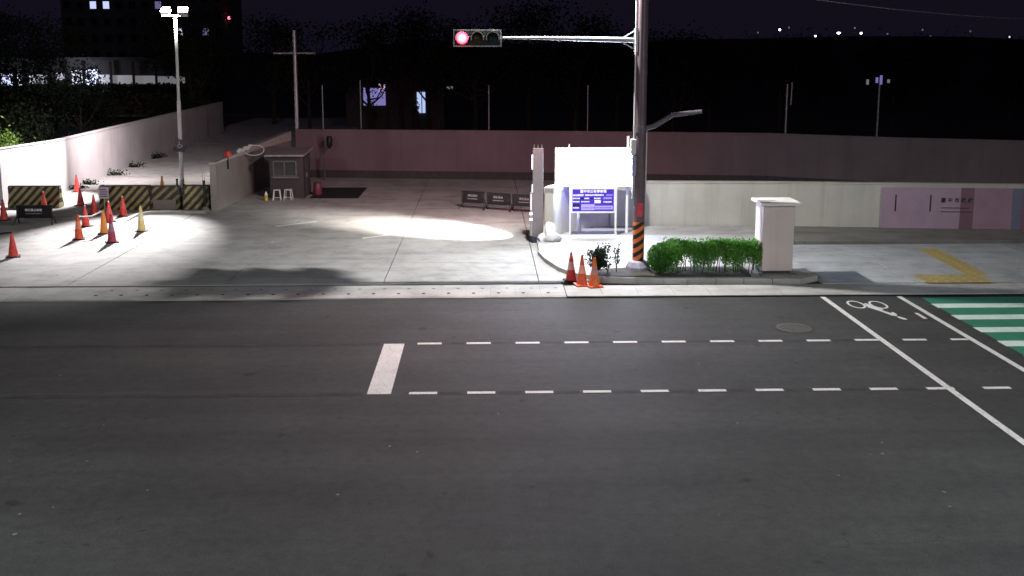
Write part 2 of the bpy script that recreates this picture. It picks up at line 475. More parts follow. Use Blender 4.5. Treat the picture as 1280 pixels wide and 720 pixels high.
# kerbed island with hedge, pole and signs
isl = [(1.63, 30.6), (1.61, 29.1), (1.76, 27.96), (2.05, 26.8), (2.42, 26.05), (3.1, 25.5), (4.03, 25.38), (5.28, 25.34), (6.74, 25.3), (8.2, 25.2), (8.75, 25.6), (8.75, 30.4), (9.4, 33.3), (1.9, 33.3), (1.63, 31.2)]
island = struct(B().prism(isl, -.02, ZI).obj('island', M['island']))
front = isl[1:11]
kb = B()
def offs(P, d):
    out = []
    for i, p in enumerate(P):
        a = Vector(P[max(i - 1, 0)]); c = Vector(P[min(i + 1, len(P) - 1)]); t = (c - a).normalized()
        out.append((p[0] + t.y * d, p[1] - t.x * d))
    return out
o1 = offs(front, .05); o2 = offs(front, -.12)
for k in range(len(front) - 1):
    n = 2 if k > 4 else 1
    for q in range(n):
        def L(P, t): return (P[k][0] + (P[k + 1][0] - P[k][0]) * t, P[k][1] + (P[k + 1][1] - P[k][1]) * t)
        t0, t1 = q / n + .006, (q + 1) / n - .006
        B().prism([L(o1, t0), L(o1, t1), L(o2, t1), L(o2, t0)], -.02, ZI + .012 + random.uniform(-.003, .003)).obj('kerb_stone', M['island'], island)
B().prism([(2.75, 25.66), (3.6, 25.55), (7.0, 25.48), (7.1, 26.7), (4.6, 26.75), (3.0, 26.5)], ZI, ZI + .015).obj('planting_bed', M['soil'], island)

# pavement on the right with its back strip and front gutter
pav = struct(B().box(2.02, 60, 24.0, 30.4, -.05, .03).obj('pavement', M['joint']))
for i in range(20):
    x0 = 2.03 + i * .9
    B().box(x0 + .002, x0 + .898, 24.0, 25.12, -.04, .05 + random.uniform(-.001, .001), .004).obj('gutter_stone', M['kerb'], pav)
for i in range(9):
    x0 = 8.77 + i * 2.4
    for y0, y1 in ((25.14, 27.75), (27.76, 30.35)):
        B().box(x0 + .006, x0 + 2.394, y0, y1, 0, .075 + random.uniform(-.003, .003), .005).obj('paving_slab', M['pave'], pav)
bs = struct(B().box(8.8, 60, 30.45, 33.3, -.05, .16).obj('back_strip', M['dirtc']))
def tile_mesh():
    b = B().box(-.145, .145, -.145, .145, 0, .006)
    for k in range(4): b.box(-.12, .12, -.11 + k * .065, -.085 + k * .065, .006, .011)
    return b.mesh('tactile_tile', M['yellow_tile'])
tm = tile_mesh()
for i in range(6):
    for j in range(3):
        o = link('tactile_tile', tm, pav); o.location = (11.62 + i * .3, 25.2 + j * .3, .079)
for i in range(12):
    for j in range(2):
        o = link('tactile_tile', tm, pav); o.location = (13.1 + j * .3 + i * .02, 26.1 + i * .3, .079)
litter = B()
for i in range(30):
    x = random.uniform(-9, 10); y = random.uniform(11.8, 19); s_ = random.uniform(.015, .04); a = random.uniform(0, 6)
    litter.sheet([(x + s_ * math.cos(a + q) * w, y + s_ * math.sin(a + q)) for q, w in ((0, 1), (1.6, .6), (3.1, 1), (4.7, .6))], .006)
stuff(litter.obj('leaf_litter', M['dirtc']))

# ------------------------------------------------------------------ walls
fw = thing('boundary_wall', 'long rendered boundary wall across the back of the lot', 'wall')
fpath = [(-9.0, 48.1), (1.3, 46.85), (12.9, 45.1), (17.7, 42.6), (24, 40.4), (60, 34)]
B().wall(fpath, .22, [2.3] * 6, -.05).obj('wall_face', M['far_wall'], fw)
B().wall(fpath, .30, [2.37] * 6, 2.302).obj('coping', M['far_wall'], fw)
B().wall([(x, y - .001) for x, y in fpath], .30, [.42] * 6, -.04).obj('plinth', M['wall_base'], fw)
lw = thing('side_wall', 'tall white side wall running back on the left beyond the lamp post', 'wall')
lpath = [(-18.95, 39.3), (-18.2, 43.0), (-19.75, 76)]
B().wall(lpath, .2, [2.24, 2.26, 2.25], -.05).obj('wall_face', M['left_wall'], lw)
B().wall(lpath, .26, [2.30, 2.32, 2.31], 2.262).obj('coping', M['left_wall'], lw)
bw = thing('booth_wall', 'low grey concrete wall rising back from the striped barriers to the booth', 'wall')
bpath = [(-10.25, 37.75), (-9.95, 42.5), (-9.35, 48.0)]
B().wall(bpath, .22, [1.84, 1.98, 2.22], -.05).obj('wall_face', M['booth_wall'], bw)
B().wall(bpath, .27, [1.89, 2.03, 2.27], 1.842).obj('coping', mat('lamplit coping', (.45, .42, .40), .8), bw)  # lamp light along the wall top put into a lighter coping colour
cw = thing('front_wall', 'cream rendered low wall behind the sign, pole and pavement', 'wall')
cpath = [(2.02, 31.05), (2.2, 31.6), (2.65, 32.4), (3.3, 33.05), (4.2, 33.5), (5.86, 33.62), (9.6, 33.42), (17.8, 32.55), (30, 31.2)]
B().wall(cpath, .28, [1.76, 1.75, 1.73, 1.70, 1.66] + [1.62] * 4, -.05).obj('wall_face', M['cream_wall'], cw)
B().wall(cpath, .33, [1.80, 1.79, 1.77, 1.74, 1.70] + [1.66] * 4, 1.622).obj('coping', M['cream_wall'], cw)
# mural boards on the right of the front wall
mu = thing('mural_board', 'mauve printed banner with dark lettering on the right of the cream wall', 'banner', (13.3, 32.88, 0), math.atan2(-.87, 8.2))
cols = {'mauve': (.34, .24, .32), 'plum': (.17, .09, .12), 'rose': (.29, .17, .23), 'slate': (.13, .14, .21), 'wine': (.24, .09, .13)}
xx = 0
for nm, w in (('mauve', 2.55), ('plum', .42), ('rose', 1.25), ('slate', .32), ('wine', 1.1), ('mauve', 2.4)):
    if nm not in M: M[nm] = mat(nm + ' print', cols[nm], .6, 0, .1, 2)
    B().box(xx, xx + w - .006, -.17, -.148, .17, 1.55).obj('print_panel', M[nm], mu); xx += w
M['ink'] = mat('dark print ink', (.03, .012, .025), .6)
text_mesh('lettering', '臺 中 市 政 府', .17, M['ink'], mu, (2.42, -.1735, 1.12), bold=.004)
for i, w in enumerate((.9, 1.0)):
    B().box(1.93, 1.93 + w, -.176, -.1725, .86 - i * .13, .885 - i * .13).obj('print_line', M['ink'], mu)
for x in (.42, 1.55): B().box(x, x + .045, -.176, -.1725, .74, 1.30).obj('print_stroke', M['ink'], mu)
# panel fence piece with a poster at the left edge
hf = thing('hoarding', 'grey ribbed hoarding at the near end of the white side wall', 'hoarding')
b = B()
for i in range(14):
    x = -19.1 - i * .2; b.box(x - .1, x, 39.1, 39.13, 0, 2.3); b.box(x - .2, x - .1, 39.13, 39.16, 0, 2.3)
b.obj('ribbed_sheet', mat('grey sheet', (.33, .31, .35), .5), hf)
po = tag(B().box(-20.6, -19.02, 39.04, 39.07, 1.05, 2.15).obj('poster', mat('dark poster', (.07, .03, .06), .6)), 'dark purple poster fixed to the grey ribbed hoarding', 'poster')

# ------------------------------------------------------------------ traffic pole with signal arm and street light
PX, PY = 4.14, 26.4
tp = thing('traffic_pole', 'tall brown traffic signal pole with orange hazard bands beside the hedge', 'traffic pole', (PX, PY, 0))
B().tube([(0, 0, ZI + .1), (0, 0, 10.4)], [.150, .138], 20).obj('shaft', M['steel_dark'], tp, True)
B().lathe([(.34, ZI), (.33, ZI + .11), (.25, ZI + .24), (.16, ZI + .28)], 8).obj('pedestal', mat('grey pedestal paint', (.30, .28, .36), .6), tp)
st = B().tube([(0, 0, .44), (0, 0, 1.50)], .155, 24).obj('hazard_sleeve', stripes_mat('orange hazard bands', (.02, .012, .012), (.85, .20, .05), .205, R(56), .5, -1, .15), tp, True)
B().box(-.075, .075, -.165, -.155, 1.66, 2.02).obj('red_plate', mat('red reflective plate', (.75, .07, .11), .4), tp)
B().tube([(-.175, -.02, 3.4), (-.175, -.02, 10.2)], .022, 8).obj('conduit', M['steel_white'], tp, True)
B().tube([(.16, -.02, 2.2), (.16, -.02, 4.0)], .018, 8).obj('conduit', M['steel_white'], tp, True)
B().box(-.26, -.11, -.08, .06, 3.32, 3.72, .01).obj('control_box', M['steel_white'], tp)
B().box(-.22, -.11, -.10, .08, 2.75, 3.28, .01).obj('control_box', mat('lilac grey box', (.33, .31, .45), .5), tp)
B().box(-.20, -.13, -.06, .04, 2.12, 2.74, .01).obj('cable_trunking', M['steel_grey'], tp)
B().tube([(-.10, .12, 6.31), (-1.6, .16, 6.34), (-2.6, .18, 6.36), (-3.72, .20, 6.37)], [.075, .062, .045, .030], 12).obj('signal_arm', M['steel_grey'], tp, True)
b = B().tube([(-.1, .1, 6.02), (-.55, .13, 6.27)], .018, 6).tube([(-.14, .1, 6.58), (-.5, .13, 6.36)], .018, 6)
b.box(-.19, -.12, -.07, .19, 6.0, 6.62); b.obj('arm_bracket', M['steel_grey'], tp)
b = B().tube([(0, -.02, 3.98), (.34, -.04, 4.06), (.84, -.05, 4.36), (1.60, -.05, 4.45)], [.075, .07, .065, .05], 8)
b.lathe([(.17, 3.90), (.17, 4.08)], 16); b.obj('side_arm', mat('lilac grey arm', (.17, .14, .17), .4, .3), tp)
B().tube([(0, 0, 8.6), (-.6, .25, 8.85), (-1.7, .62, 8.98)], [.07, .06, .045], 10).obj('lamp_arm', M['steel_grey'], tp, True)
lh = B().box(-2.5, -1.65, .50, .74, 8.93, 9.05, .03).obj('lamp_head', M['steel_grey'], tp)
B().box(-2.38, -1.75, .54, .70, 8.912, 8.926).obj('lamp_face', M['lamp'], lh)
sl = light('street_light', 'AREA', (PX - 2.06, PY + .62, 8.86), 1700, (1, .985, .965), (PX - 2.06, PY + .62, 0))
sl.data.shape = 'RECTANGLE'; sl.data.size = .30; sl.data.size_y = .08

# signal head hung on the arm
sg = thing('traffic_signal', 'two sided horizontal traffic signal with its red lamps lit', 'traffic signal', (-.16, PY + .20, 6.36))
b = B().box(-.62, .60, -.05, .15, -.21, .21, .02); b.box(.60, .66, -.02, .06, -.05, .05)
hd = b.obj('housing', M['black'], sg)
bp = B()
for (x0, x1, z0, z1) in ((-.64, .62, .195, .225), (-.64, .62, -.225, -.195), (-.64, -.61, -.195, .195), (.59, .62, -.195, .195)): bp.box(x0, x1, -.075, -.052, z0, z1)
bp.obj('housing_rim', M['steel_grey'], sg)
def lens_mat(name, col, e):
    t = NT(name)
    v = t.obj(); l = t.add('ShaderNodeVectorMath', operation='LENGTH'); t.link(v, l.inputs[0])
    if e:
        c = t.ramp(t.math('DIVIDE', l.outputs['Value'], .16), [(0, (1, .8, .62)), (.30, (1, .45, .28)), (.62, (1, .035, .045)), (1, (1, .004, .02))])
        t.link(c, t.b.inputs['Emission Color']); t.b.inputs['Emission Strength'].default_value = e
    t.b.inputs['Base Color'].default_value = (*col, 1); t.b.inputs['Roughness'].default_value = .3
    return t.m
LM = {'red': lens_mat('red lens', (.4, .02, .02), 24), 'amber': lens_mat('amber lens', (.035, .016, .006), 0), 'green': lens_mat('green lens', (.006, .02, .018), 0)}
M['visor'] = mat('visor grey', (.46, .44, .44), .45)
for side in (1, -1):                     # +1 faces the road, -1 faces the lot
    for x, nm in ((-.41, 'red'), (-.01, 'amber'), (.39, 'green')):
        x = x if side > 0 else -x - .02
        y0 = -.05 if side > 0 else .15
        bz = B().lathe([(.178, 0), (.178, .03)], 24).obj('lens_bezel', M['black'], sg)
        bz.rotation_euler = (side * PI / 2, 0, 0); bz.location = (x, y0 - side * .002, 0)
        le = B().lathe([(.152, .0), (.145, .03), (.10, .055), (.03, .065)], 24).obj('lens', LM[nm], sg, True)
        le.rotation_euler = (side * PI / 2, 0, 0); le.location = (x, y0 - side * .030, 0)
        vb = B()
        n = 14
        for k in range(n):
            a0 = R(-20) + (PI + R(40)) * k / n; a1 = R(-20) + (PI + R(40)) * (k + 1) / n
            q = []
            for r in (.178, .152):
                for a in (a0, a1):
                    d = .36 * (.55 + .45 * max(0, math.sin(a)))
                    q.append([vb.bm.verts.new((r * math.cos(a), -side * y, r * math.sin(a))) for y in (0, d)])
            (a, b_), (c, d_) = q[0:2], q[2:4]
            vb.bm.faces.new((a[0], b_[0], b_[1], a[1])); vb.bm.faces.new((c[0], c[1], d_[1], d_[0])); vb.bm.faces.new((a[1], b_[1], d_[1], c[1]))
        vo = vb.obj('visor', M['visor'], sg); vo.location = (x, y0 - side * .033, 0)
light('red_lamp_light', 'SPOT', (-.57, PY - .12, 6.36), 700, (1, .03, .06), (-.57, PY - 12, 4.5), .12, 150, .6)
light('red_lamp_light', 'SPOT', (.23, PY + .52, 6.36), 2000, (1, .03, .13), (-.3, PY + 20, 2.0), .12, 80, .8)

# cable strung from the pole
b = B(); pts = []
A = Vector((4.2, 26.5, 8.05)); C = Vector((30, 46, 7.55))
for i in range(25):
    t = i / 24; p = A.lerp(C, t); p.z -= 1.15 * 4 * t * (1 - t) * .42; pts.append(p)
tag(b.tube(pts, .016, 5).obj('overhead_cable', mat('cable sheath', (.30, .28, .3), .6), None), 'thin overhead cable sagging from the signal pole off to the right', 'cable')

# ------------------------------------------------------------------ pillar
pl = thing('gate_pillar', 'pale concrete gate pillar with an overhanging slab cap at the hedge end', 'pillar', (7.72, 26.1, ZI))
B().box(-.40, .42, -.40, .40, .10, 1.86, .012).obj('shaft', wall_mat('pillar render', (.64, .54, .52), .5), pl)
B().box(-.50, .56, -.55, .52, 1.862, 1.940, .008).obj('cap', wall_mat('cap render', (.78, .74, .72), .3), pl)
B().box(-.36, .38, -.36, .36, .0, .10).obj('recessed_base', M['wall_base'], pl)
B().box(-.46, .50, -.56, -.38, .0, .045).obj('footing', M['dirtc'], pl)

# ------------------------------------------------------------------ hedge and small plants
hd = thing('hedge', 'clipped bright green hedge with bare stems between the pole and the pillar', 'hedge', (6.1, 26.1, ZI))
pts = []
def low(x):      # underside of the foliage, ragged along the row
    return .24 + .17 * math.sin(x * 7.3 + .6) + .10 * math.sin(x * 15.1) - .22 * math.exp(-((x + 1.15) / .22) ** 2) - .16 * math.exp(-((x - .95) / .25) ** 2)
while len(pts) < 12500:
    x = random.uniform(-1.32, 1.22); y = random.uniform(-.44, .42)
    top = .82 + .03 * math.sin(x * 5) + .03 * math.sin(x * 13 + y * 9) - .10 * (abs(y) / .44) ** 4
    z0 = max(.03, low(x) + .10 * math.sin(y * 8 + x * 5))
    t = random.random() ** .62
    z = z0 + (top - z0) * t + random.gauss(0, .012)
    if math.sin(x * 23 + z * 17) * math.sin(y * 21 + z * 19) * math.sin(x * 11 - y * 13) > .30 and z < .72: continue
    pts.append((x, y, z))
for i in range(380): pts.append((random.uniform(-1.3, 1.25), random.uniform(-.44, .44), .82 + abs(random.gauss(0, .035))))
leaves('foliage', M['hedge_leaf'], hd, pts, (.045, .085))
b = B()
for i in range(30):
    x = -1.2 + i * .082 + random.uniform(-.03, .03); y = random.uniform(-.25, .25)
    b.tube([(x, y, 0), (x + random.uniform(-.08, .08), y, .25), (x + random.uniform(-.2, .2), y + random.uniform(-.1, .1), .6)], [.014, .011, .006], 5)
b.obj('stems', M['stem'], hd)
rs = thing('round_shrub', 'dark rounded shrub right of the pole at the left end of the hedge', 'shrub', (4.67, 26.0, ZI))
pts = []
while len(pts) < 3000:
    p = Vector((random.uniform(-1, 1), random.uniform(-1, 1), random.uniform(-1, 1)))
    if p.length > 1 or p.length < random.random() * .8: continue
    pts.append((p.x * .36, p.y * .36, .42 + p.z * .40))
leaves('foliage', M['round_leaf'], rs, pts, (.045, .08))
b = B()
for i in range(7): b.tube([(random.uniform(-.06, .06), random.uniform(-.06, .06), 0), (random.uniform(-.25, .25), random.uniform(-.2, .2), .6)], [.014, .006], 5)
b.obj('stems', M['stem'], rs)
def sapling(name, label, x, y, h, cr, n, leaf, stems):
    t = thing(name, label, 'plant', (x, y, ZI))
    pts = []; b = B()
    for k in range(stems):
        a = random.uniform(0, 6.28); dx = math.cos(a) * cr * .7; dy = math.sin(a) * cr * .5
        e = Vector((dx, dy, h * random.uniform(.7, 1))); b.tube([(0, 0, 0), e * .5 + Vector((0, 0, .05)), e], [.012, .009, .004], 5)
        for q in range(n // stems):
            p = e * random.uniform(.35, 1.05); pts.append((p.x + random.gauss(0, cr * .33), p.y + random.gauss(0, cr * .33), p.z + random.gauss(0, cr * .22)))
    b.obj('stems', M['stem'], t); leaves('foliage', leaf, t, pts, (.05, .09))
sapling('bushy_plant', 'dark bushy plant standing behind the three orange cones', 2.98, 25.95, .74, .27, 1500, M['shrub_leaf'], 9)
sapling('sapling', 'thin sparse sapling standing between the bushy plant and the pole', 3.52, 26.1, .78, .09, 110, M['shrub_leaf'], 3)
sapling('sapling', 'small stub of a plant leaning low beside the thin sapling', 3.28, 26.05, .38, .12, 70, M['shrub_leaf'], 3)

# ------------------------------------------------------------------ signs by the entrance
bs_ = thing('information_sign', 'blue information sign in a white frame on two white posts', 'sign', (3.45, 31.4, ZI))
for x in (-.73, .73): B().box(x - .028, x + .028, -.028, .028, 0, 1.60).obj('post', M['steel_white'], bs_)
for x in (-.73, .73): B().box(x - .09, x + .09, -.09, .09, 0, .02).obj('foot_plate', M['steel_white'], bs_)
b = B()
for q in ((-.70, .70, 1.53, 1.585), (-.70, .70, .765, .82), (-.702, -.66, .82, 1.53), (.66, .702, .82, 1.53)): b.box(q[0], q[1], -.04, -.005, q[2], q[3])
b.obj('frame', M['steel_white'], bs_)
M['blue'] = mat('blue sign sheet', (.045, .018, .42), .4, 0, .05, 3)
M['lilac'] = mat('lilac print', (.42, .34, .80), .5, 0, .06, 8)
M['white_ink'] = mat('white print', (.88, .85, .95), .5, 0, .03, 8)
M['navy'] = mat('navy print', (.012, .006, .10), .5, 0, .05, 8)
B().box(-.66, .66, -.03, -.012, .82, 1.53).obj('sign_panel', M['blue'], bs_)
text_mesh('title', '臺中市公有停車場', .105, M['white_ink'], bs_, (0, -.0335, 1.455), bold=.003)
def pr(x0, x1, z0, z1, m, y=-.0335):
    return B().box(x0, x1, y, -.0302, z0, z1)
def glyphs(x0, x1, z, h, m, rnd):
    """a line of print too small to read: a run of short uneven bars"""
    b = B(); x = x0; k = 0
    while x < x1 - .02:
        w = rnd.uniform(.03, .055); w = min(w, x1 - x)
        b.box(x, x + w - .010, -.0335, -.0302, z - h / 2 * rnd.uniform(.7, 1), z + h / 2 * rnd.uniform(.7, 1)); x += w
    return b.obj('print_line', m, bs_)
rn = random.Random(3)
glyphs(-.64, -.30, 1.34, .07, M['white_ink'], rn); glyphs(-.26, .35, 1.34, .055, M['white_ink'], rn); glyphs(.42, .62, 1.34, .05, M['lilac'], rn)
glyphs(-.64, -.42, 1.235, .05, M['white_ink'], rn); glyphs(-.28, -.12, 1.235, .05, M['white_ink'], rn); glyphs(.03, .24, 1.235, .05, M['white_ink'], rn); glyphs(.33, .62, 1.24, .075, M['lilac'], rn)
glyphs(-.64, -.42, 1.13, .05, M['white_ink'], rn); glyphs(-.38, -.1, 1.13, .045, M['white_ink'], rn); glyphs(.33, .60, 1.12, .05, M['white_ink'], rn)
glyphs(-.64, -.44, .935, .055, M['white_ink'], rn)
for (x0, x1, z0, z1, m) in ((-.40, -.30, 1.20, 1.27, 'navy'), (-.09, .0, 1.20, 1.27, 'navy'), (.04, .24, 1.08, 1.18, 'white_ink'), (-.65, -.42, .97, 1.06, 'navy'), (-.38, .05, .86, 1.05, 'lilac'), (.06, .63, .88, 1.0, 'lilac')):
    B().box(x0, x1, -.0330, -.0302, z0, z1).obj('print_block', M[m], bs_)
glyphs(-.34, .6, .93, .03, M['blue'], rn).location.y = -.002
led = thing('led_screen', 'large bright white led screen above the blue information sign', 'screen', (3.50, 31.85, ZI))
cas = B().box(-1.24, 1.24, .0, .20, 1.545, 2.80, .012).obj('casing', M['steel_white'], led)
B().box(-1.21, 1.21, -.012, -.003, 1.57, 2.775).obj('screen_face', M['led'], led)
for x in (-.45, 1.14): B().tube([(x, .26, 0), (x, .26, 3.15 if x > 0 else 2.5)], .05, 10).obj('post', M['steel_white'], led, True)
B().tube([(-.78, .1, 2.79), (-.78, .1, 2.92)], [.03, .012], 8).obj('sensor', M['white_plastic'], led)
py = thing('entry_pylon', 'slim grey entry pylon with lit strips on its left side', 'pylon', (1.66, 31.05, ZL))
B().box(-.155, .17, -.13, .13, .20, 2.98, .01).obj('body', mat('pylon metal', (.20, .175, .185), .45, .3, .12, 4), py)
B().box(-.19, .19, -.16, .16, .0, .20, .01).obj('base', mat('dark blue base', (.03, .025, .06), .5), py)
for x in (-.11, .01, .13): B().tube([(x, 0, 2.98), (x, 0, 3.09)], .012, 6).obj('spike', M['steel_grey'], py)
B().box(-.235, -.157, -.10, .10, .22, 1.60, .008).obj('ticket_panel', M['steel_grey'], py)
M['strip'] = glow('lit strip', (.8, .72, 1.0), 3.0)
B().box(-.185, -.157, -.12, -.02, 2.33, 2.78).obj('light_strip', M['strip'], py)
B().box(-.180, -.157, -.12, -.06, 1.62, 1.85).obj('light_strip', M['strip'], py)
for z in (.72, .90): B().lathe([(.045, 0), (.045, .06)], 10, (-.21, -.125, z)).obj('button_light', M['strip'], py)
B().box(-.225, -.19, -.118, -.102, 1.05, 1.55).obj('light_strip', glow('small display', (.75, .3, .7), .8), py)
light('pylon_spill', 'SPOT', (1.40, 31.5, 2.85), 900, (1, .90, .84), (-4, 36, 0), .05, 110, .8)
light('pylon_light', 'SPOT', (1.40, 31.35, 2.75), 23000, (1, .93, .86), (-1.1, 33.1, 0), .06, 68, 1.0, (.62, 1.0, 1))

# plastic bag beside the pylon
b = B(); bmesh.ops.create_icosphere(b.bm, subdivisions=3, radius=1)
for v in b.bm.verts:
    n = v.co.copy(); f = 1 + .16 * math.sin(n.x * 7 + n.z * 5) * math.cos(n.y * 6 + 1) + .08 * math.sin(n.z * 17 + n.x * 13)
    v.co = Vector((n.x * .30 * f * (1.25 if n.z < 0 else .7), n.y * .22 * f, max(-.19, n.z * .30 * f + (.10 if n.z > .5 else 0))))
bag = b.obj('plastic_bag', mat('white bag film', (.75, .74, .76), .35, 0, .08, 9), None, True)
bag.location = (2.02, 30.62, ZI + .19); tag(bag, 'crumpled white plastic bag lying at the foot of the pylon', 'bag')

# ------------------------------------------------------------------ traffic cones
def make_cone(label, m, band, base, loc, rz=0, h=.70, group='traffic cones', tip=None):
    t = thing('traffic_cone', label, 'cone', loc, rz, group)
    k = h / .70
    B().lathe([(.145, .03), (.135, .06), (.098, .30 * k)], 18).obj('lower_cone', m, t, True)
    B().lathe([(.0985, .30 * k), (.064, .50 * k)], 18).obj('reflective_band', band, t, True)
    B().lathe([(.0645, .50 * k), (.036, .66 * k), (.030, .70 * k)], 18).obj('upper_cone', m, t, True)
    B().lathe([(.026, .70 * k), (.024, .735 * k), (.014, .745 * k)], 12).obj('tip', tip or M['rubber'], t, True)
    b = B().box(-.19, .19, -.19, .19, 0, .032, .008); b.obj('base', base, t)
    return t
c_red = make_cone('red cone with a black foot, farthest back before the white side wall', M['red'], M['red'], M['rubber'], (-17.5, 43.07, ZL))
c_org = make_cone('orange cone tied by white tape, left one of the taped pair', M['orange'], mat('faded orange', (.68, .22, .12), .5), M['rubber'], (-13.03, 31.96, ZL), .3, .82)
c_amb = make_cone('amber cone tied by white tape, right one of the taped pair', M['amber'], M['amber'], M['rubber'], (-12.98 + .38, 32.96 + .0, ZL), .2, .80)
c_yel = make_cone('pale yellow cone standing alone in the floodlit patch', M['yellow'], mat('cream band', (.75, .68, .45), .5), M['rubber'], (-11.51, 33.37, ZL), .1, .86)
c_net = make_cone('dark red cone with a mesh sleeve, frontmost in the floodlit patch', mat('plum plastic', (.40, .035, .08), .5), mat('mesh sleeve', (.30, .16, .22), .6), M['rubber'], (-11.77, 31.38, ZL), .5, .84)
c_wht = make_cone('red cone with a white tip in the gap left of the long striped barrier', M['red'], mat('faded red band', (.60, .10, .09), .4), M['rubber'], (-15.81, 39.16, ZL), tip=M['reflective'])
G0 = [
    (c_red, (-14.45, 36.97, ZL), .2, 'dark red cone with a black cap in front of the white notice board'),
    (c_wht, (-13.3, 35.35, ZL), .6, 'red cone with a white tip behind the mesh-sleeved cone'),
    (c_wht, (-13.25, 36.58, ZL), .1, 'red cone with a white tip closest to the long striped barrier'),
    (c_wht, (-13.75, 34.37, ZL), .9, 'red cone with a white tip behind the white tape of the taped pair'),
    (c_red, (-13.84, 29.19, ZL), .4, 'red cone carrying a dark bar at the left edge'),
    (c_red, (-17.2, 35.8, ZL), .1, 'red cone at the left edge beside the black barrier board'),
    (c_amb, (-12.75, 39.6, ZL + .26), .1, 'amber cone in the glare behind the striped barriers by the lamp post'),
    (c_wht, (-16.7, 37.95, ZL), .1, 'red cone squeezed between the black board and the striped barrier'),
]
for src, loc, rz, lab in G0: dup(src, loc, rz, lab)
ck = B().box(-13.1, -12.4, 39.3, 39.9, 0, ZL + .26, .01).obj('concrete_block', M['dirtc'], None); tag(ck, 'concrete block behind the striped barriers under the amber cone', 'block')
d3 = make_cone('plain red cone with a pale collar, left of the three by the island kerb', M['red'], mat('pink collar', (.75, .45, .45), .5), M['rubber'], (2.26, 25.62, ZL), .1, .72)
d4 = make_cone('orange cone with a pink collar, middle of the three by the island kerb', M['orange'], mat('pink collar two', (.80, .35, .30), .5), M['orange'], (2.50, 25.14, ZL), .2, .74)
d5 = make_cone('orange cone wrapped with a worn label, right of the three by the island kerb', mat('bright orange plastic', (.72, .15, .04), .45), mat('worn label', (.55, .25, .22), .5), M['orange'], (2.80, 24.98, ZL), .3, .76)
b = B().tube([(-13.02, 31.95, .80), (-12.8, 32.5, .72), (-12.61, 32.95, .82)], .022, 6)
tag(b.obj('barrier_tape', M['white_plastic'], None), 'white tape tied between the orange cone and the amber cone', 'tape')
b = B().tube([(-13.84, 29.19, .79), (-14.7, 29.1, .70), (-16.2, 29.0, .64)], .03, 6)
tag(b.obj('barrier_bar', M['black'], None), 'dark bar resting on the frontmost red cone at the left edge', 'bar')
drm = thing('water_jug', 'blue and white jug standing on the ground at the left picture edge', 'jug', (-14.45, 29.05, ZL))
B().lathe([(.13, 0), (.14, .04), (.14, .22)], 14).obj('lower_body', M['white_plastic'], drm, True)
B().lathe([(.14, .221), (.13, .36), (.05, .44), (.05, .5)], 14).obj('upper_body', mat('blue plastic', (.05, .09, .35), .4), drm, True)

# ------------------------------------------------------------------ striped barriers
M['hazard'] = stripes_mat('black and yellow bands', (.03, .028, .02), (.34, .29, .13), .235, R(42), .5, -1, .75)
M['hazard_worn'] = stripes_mat('worn black and yellow bands', (.028, .026, .02), (.26, .22, .11), .26, R(48), .42, -1, 1.0)
def barrier(label, x, y, w, h=.84, rz=0, m='hazard', patch=False):
    t = thing('striped_barrier', label, 'barrier', (x, y, ZL), rz, 'black and yellow barriers')
    pr_ = [(-.24, .02), (-.24, .16), (-.16, .30), (-.10, .62), (-.09, h), (.09, h), (.10, .62), (.16, .30), (.24, .16), (.24, .02)]
    B().extrude_x(pr_, -w / 2, w / 2).obj('body', M[m], t)
    b = B()
    for s_ in (-1, 1): b.box(s_ * w / 2 - .05 if s_ > 0 else -w / 2, w / 2 if s_ > 0 else -w / 2 + .05, -.13, -.105, .56, h + .012)
    b.box(-w / 2, w / 2, -.095, .095, h + .001, h + .03); b.obj('edge_rim', M['wall_base'], t)
    for s_ in (-.3, .3): B().box(s_ * w - .15, s_ * w + .15, -.245, .245, .0, .019).obj('foot', M['rubber'], t)
    if patch: B().box(-w * .38, w * .40, -.27, -.245, .02, .40).obj('bare_patch', M['dirtc'], t)
    return t
barrier('black and yellow striped barrier alone against the white side wall', -17.35, 38.75, 1.95, .82)
barrier('long black and yellow striped barrier behind the white notice board', -13.68, 38.15, 1.88, .90)
barrier('worn striped barrier with a bare concrete patch beside the lamp post', -12.16, 38.15, 1.10, .88, 0, 'hazard_worn', True)
barrier('short striped barrier between the lamp post and the booth wall', -10.98, 38.15, .98, .90)
nb = thing('notice_board', 'small white notice board on a post in front of the long striped barrier', 'notice board', (-14.35, 37.75, ZL))
B().tube([(0, 0, 0), (0, 0, .92)], .02, 8).obj('post', M['steel_grey'], nb)
B().box(-.19, .19, -.035, -.02, .48, .92, .004).obj('board', mat('lilac white board', (.55, .50, .60), .5), nb)
for i in range(4): B().box(-.14, .14 - .03 * (i % 2), -.038, -.0352, .55 + i * .085, .58 + i * .085).obj('print_line', M['navy'], nb)
B().tube([(-.08, 0, .92), (-.05, 0, 1.0), (.05, 0, 1.0), (.08, 0, .92)], .012, 6).obj('handle', M['steel_grey'], nb)
pb = thing('marker_post', 'thin dark marker post with a pale top at the end of the booth wall', 'post', (-10.62, 37.85, ZL))
B().tube([(0, 0, 0), (0, 0, 1.15)], .05, 10).obj('stem', M['black'], pb, True)
B().tube([(0, 0, 1.15), (0, 0, 1.42)], .055, 10).obj('pale_cap', M['white_plastic'], pb, True)
B().lathe([(.17, 0), (.17, .05), (.06, .14)], 12).obj('foot', M['dirtc'], pb)
sp = thing('short_post', 'short dark post standing just behind the worn striped barrier', 'post', (-11.9, 38.75, ZL))
B().tube([(0, 0, 0), (0, 0, 1.05)], .035, 8).obj('stem', M['black'], sp, True); B().lathe([(.05, 1.05), (.05, 1.09)], 8).obj('cap', M['black'], sp)
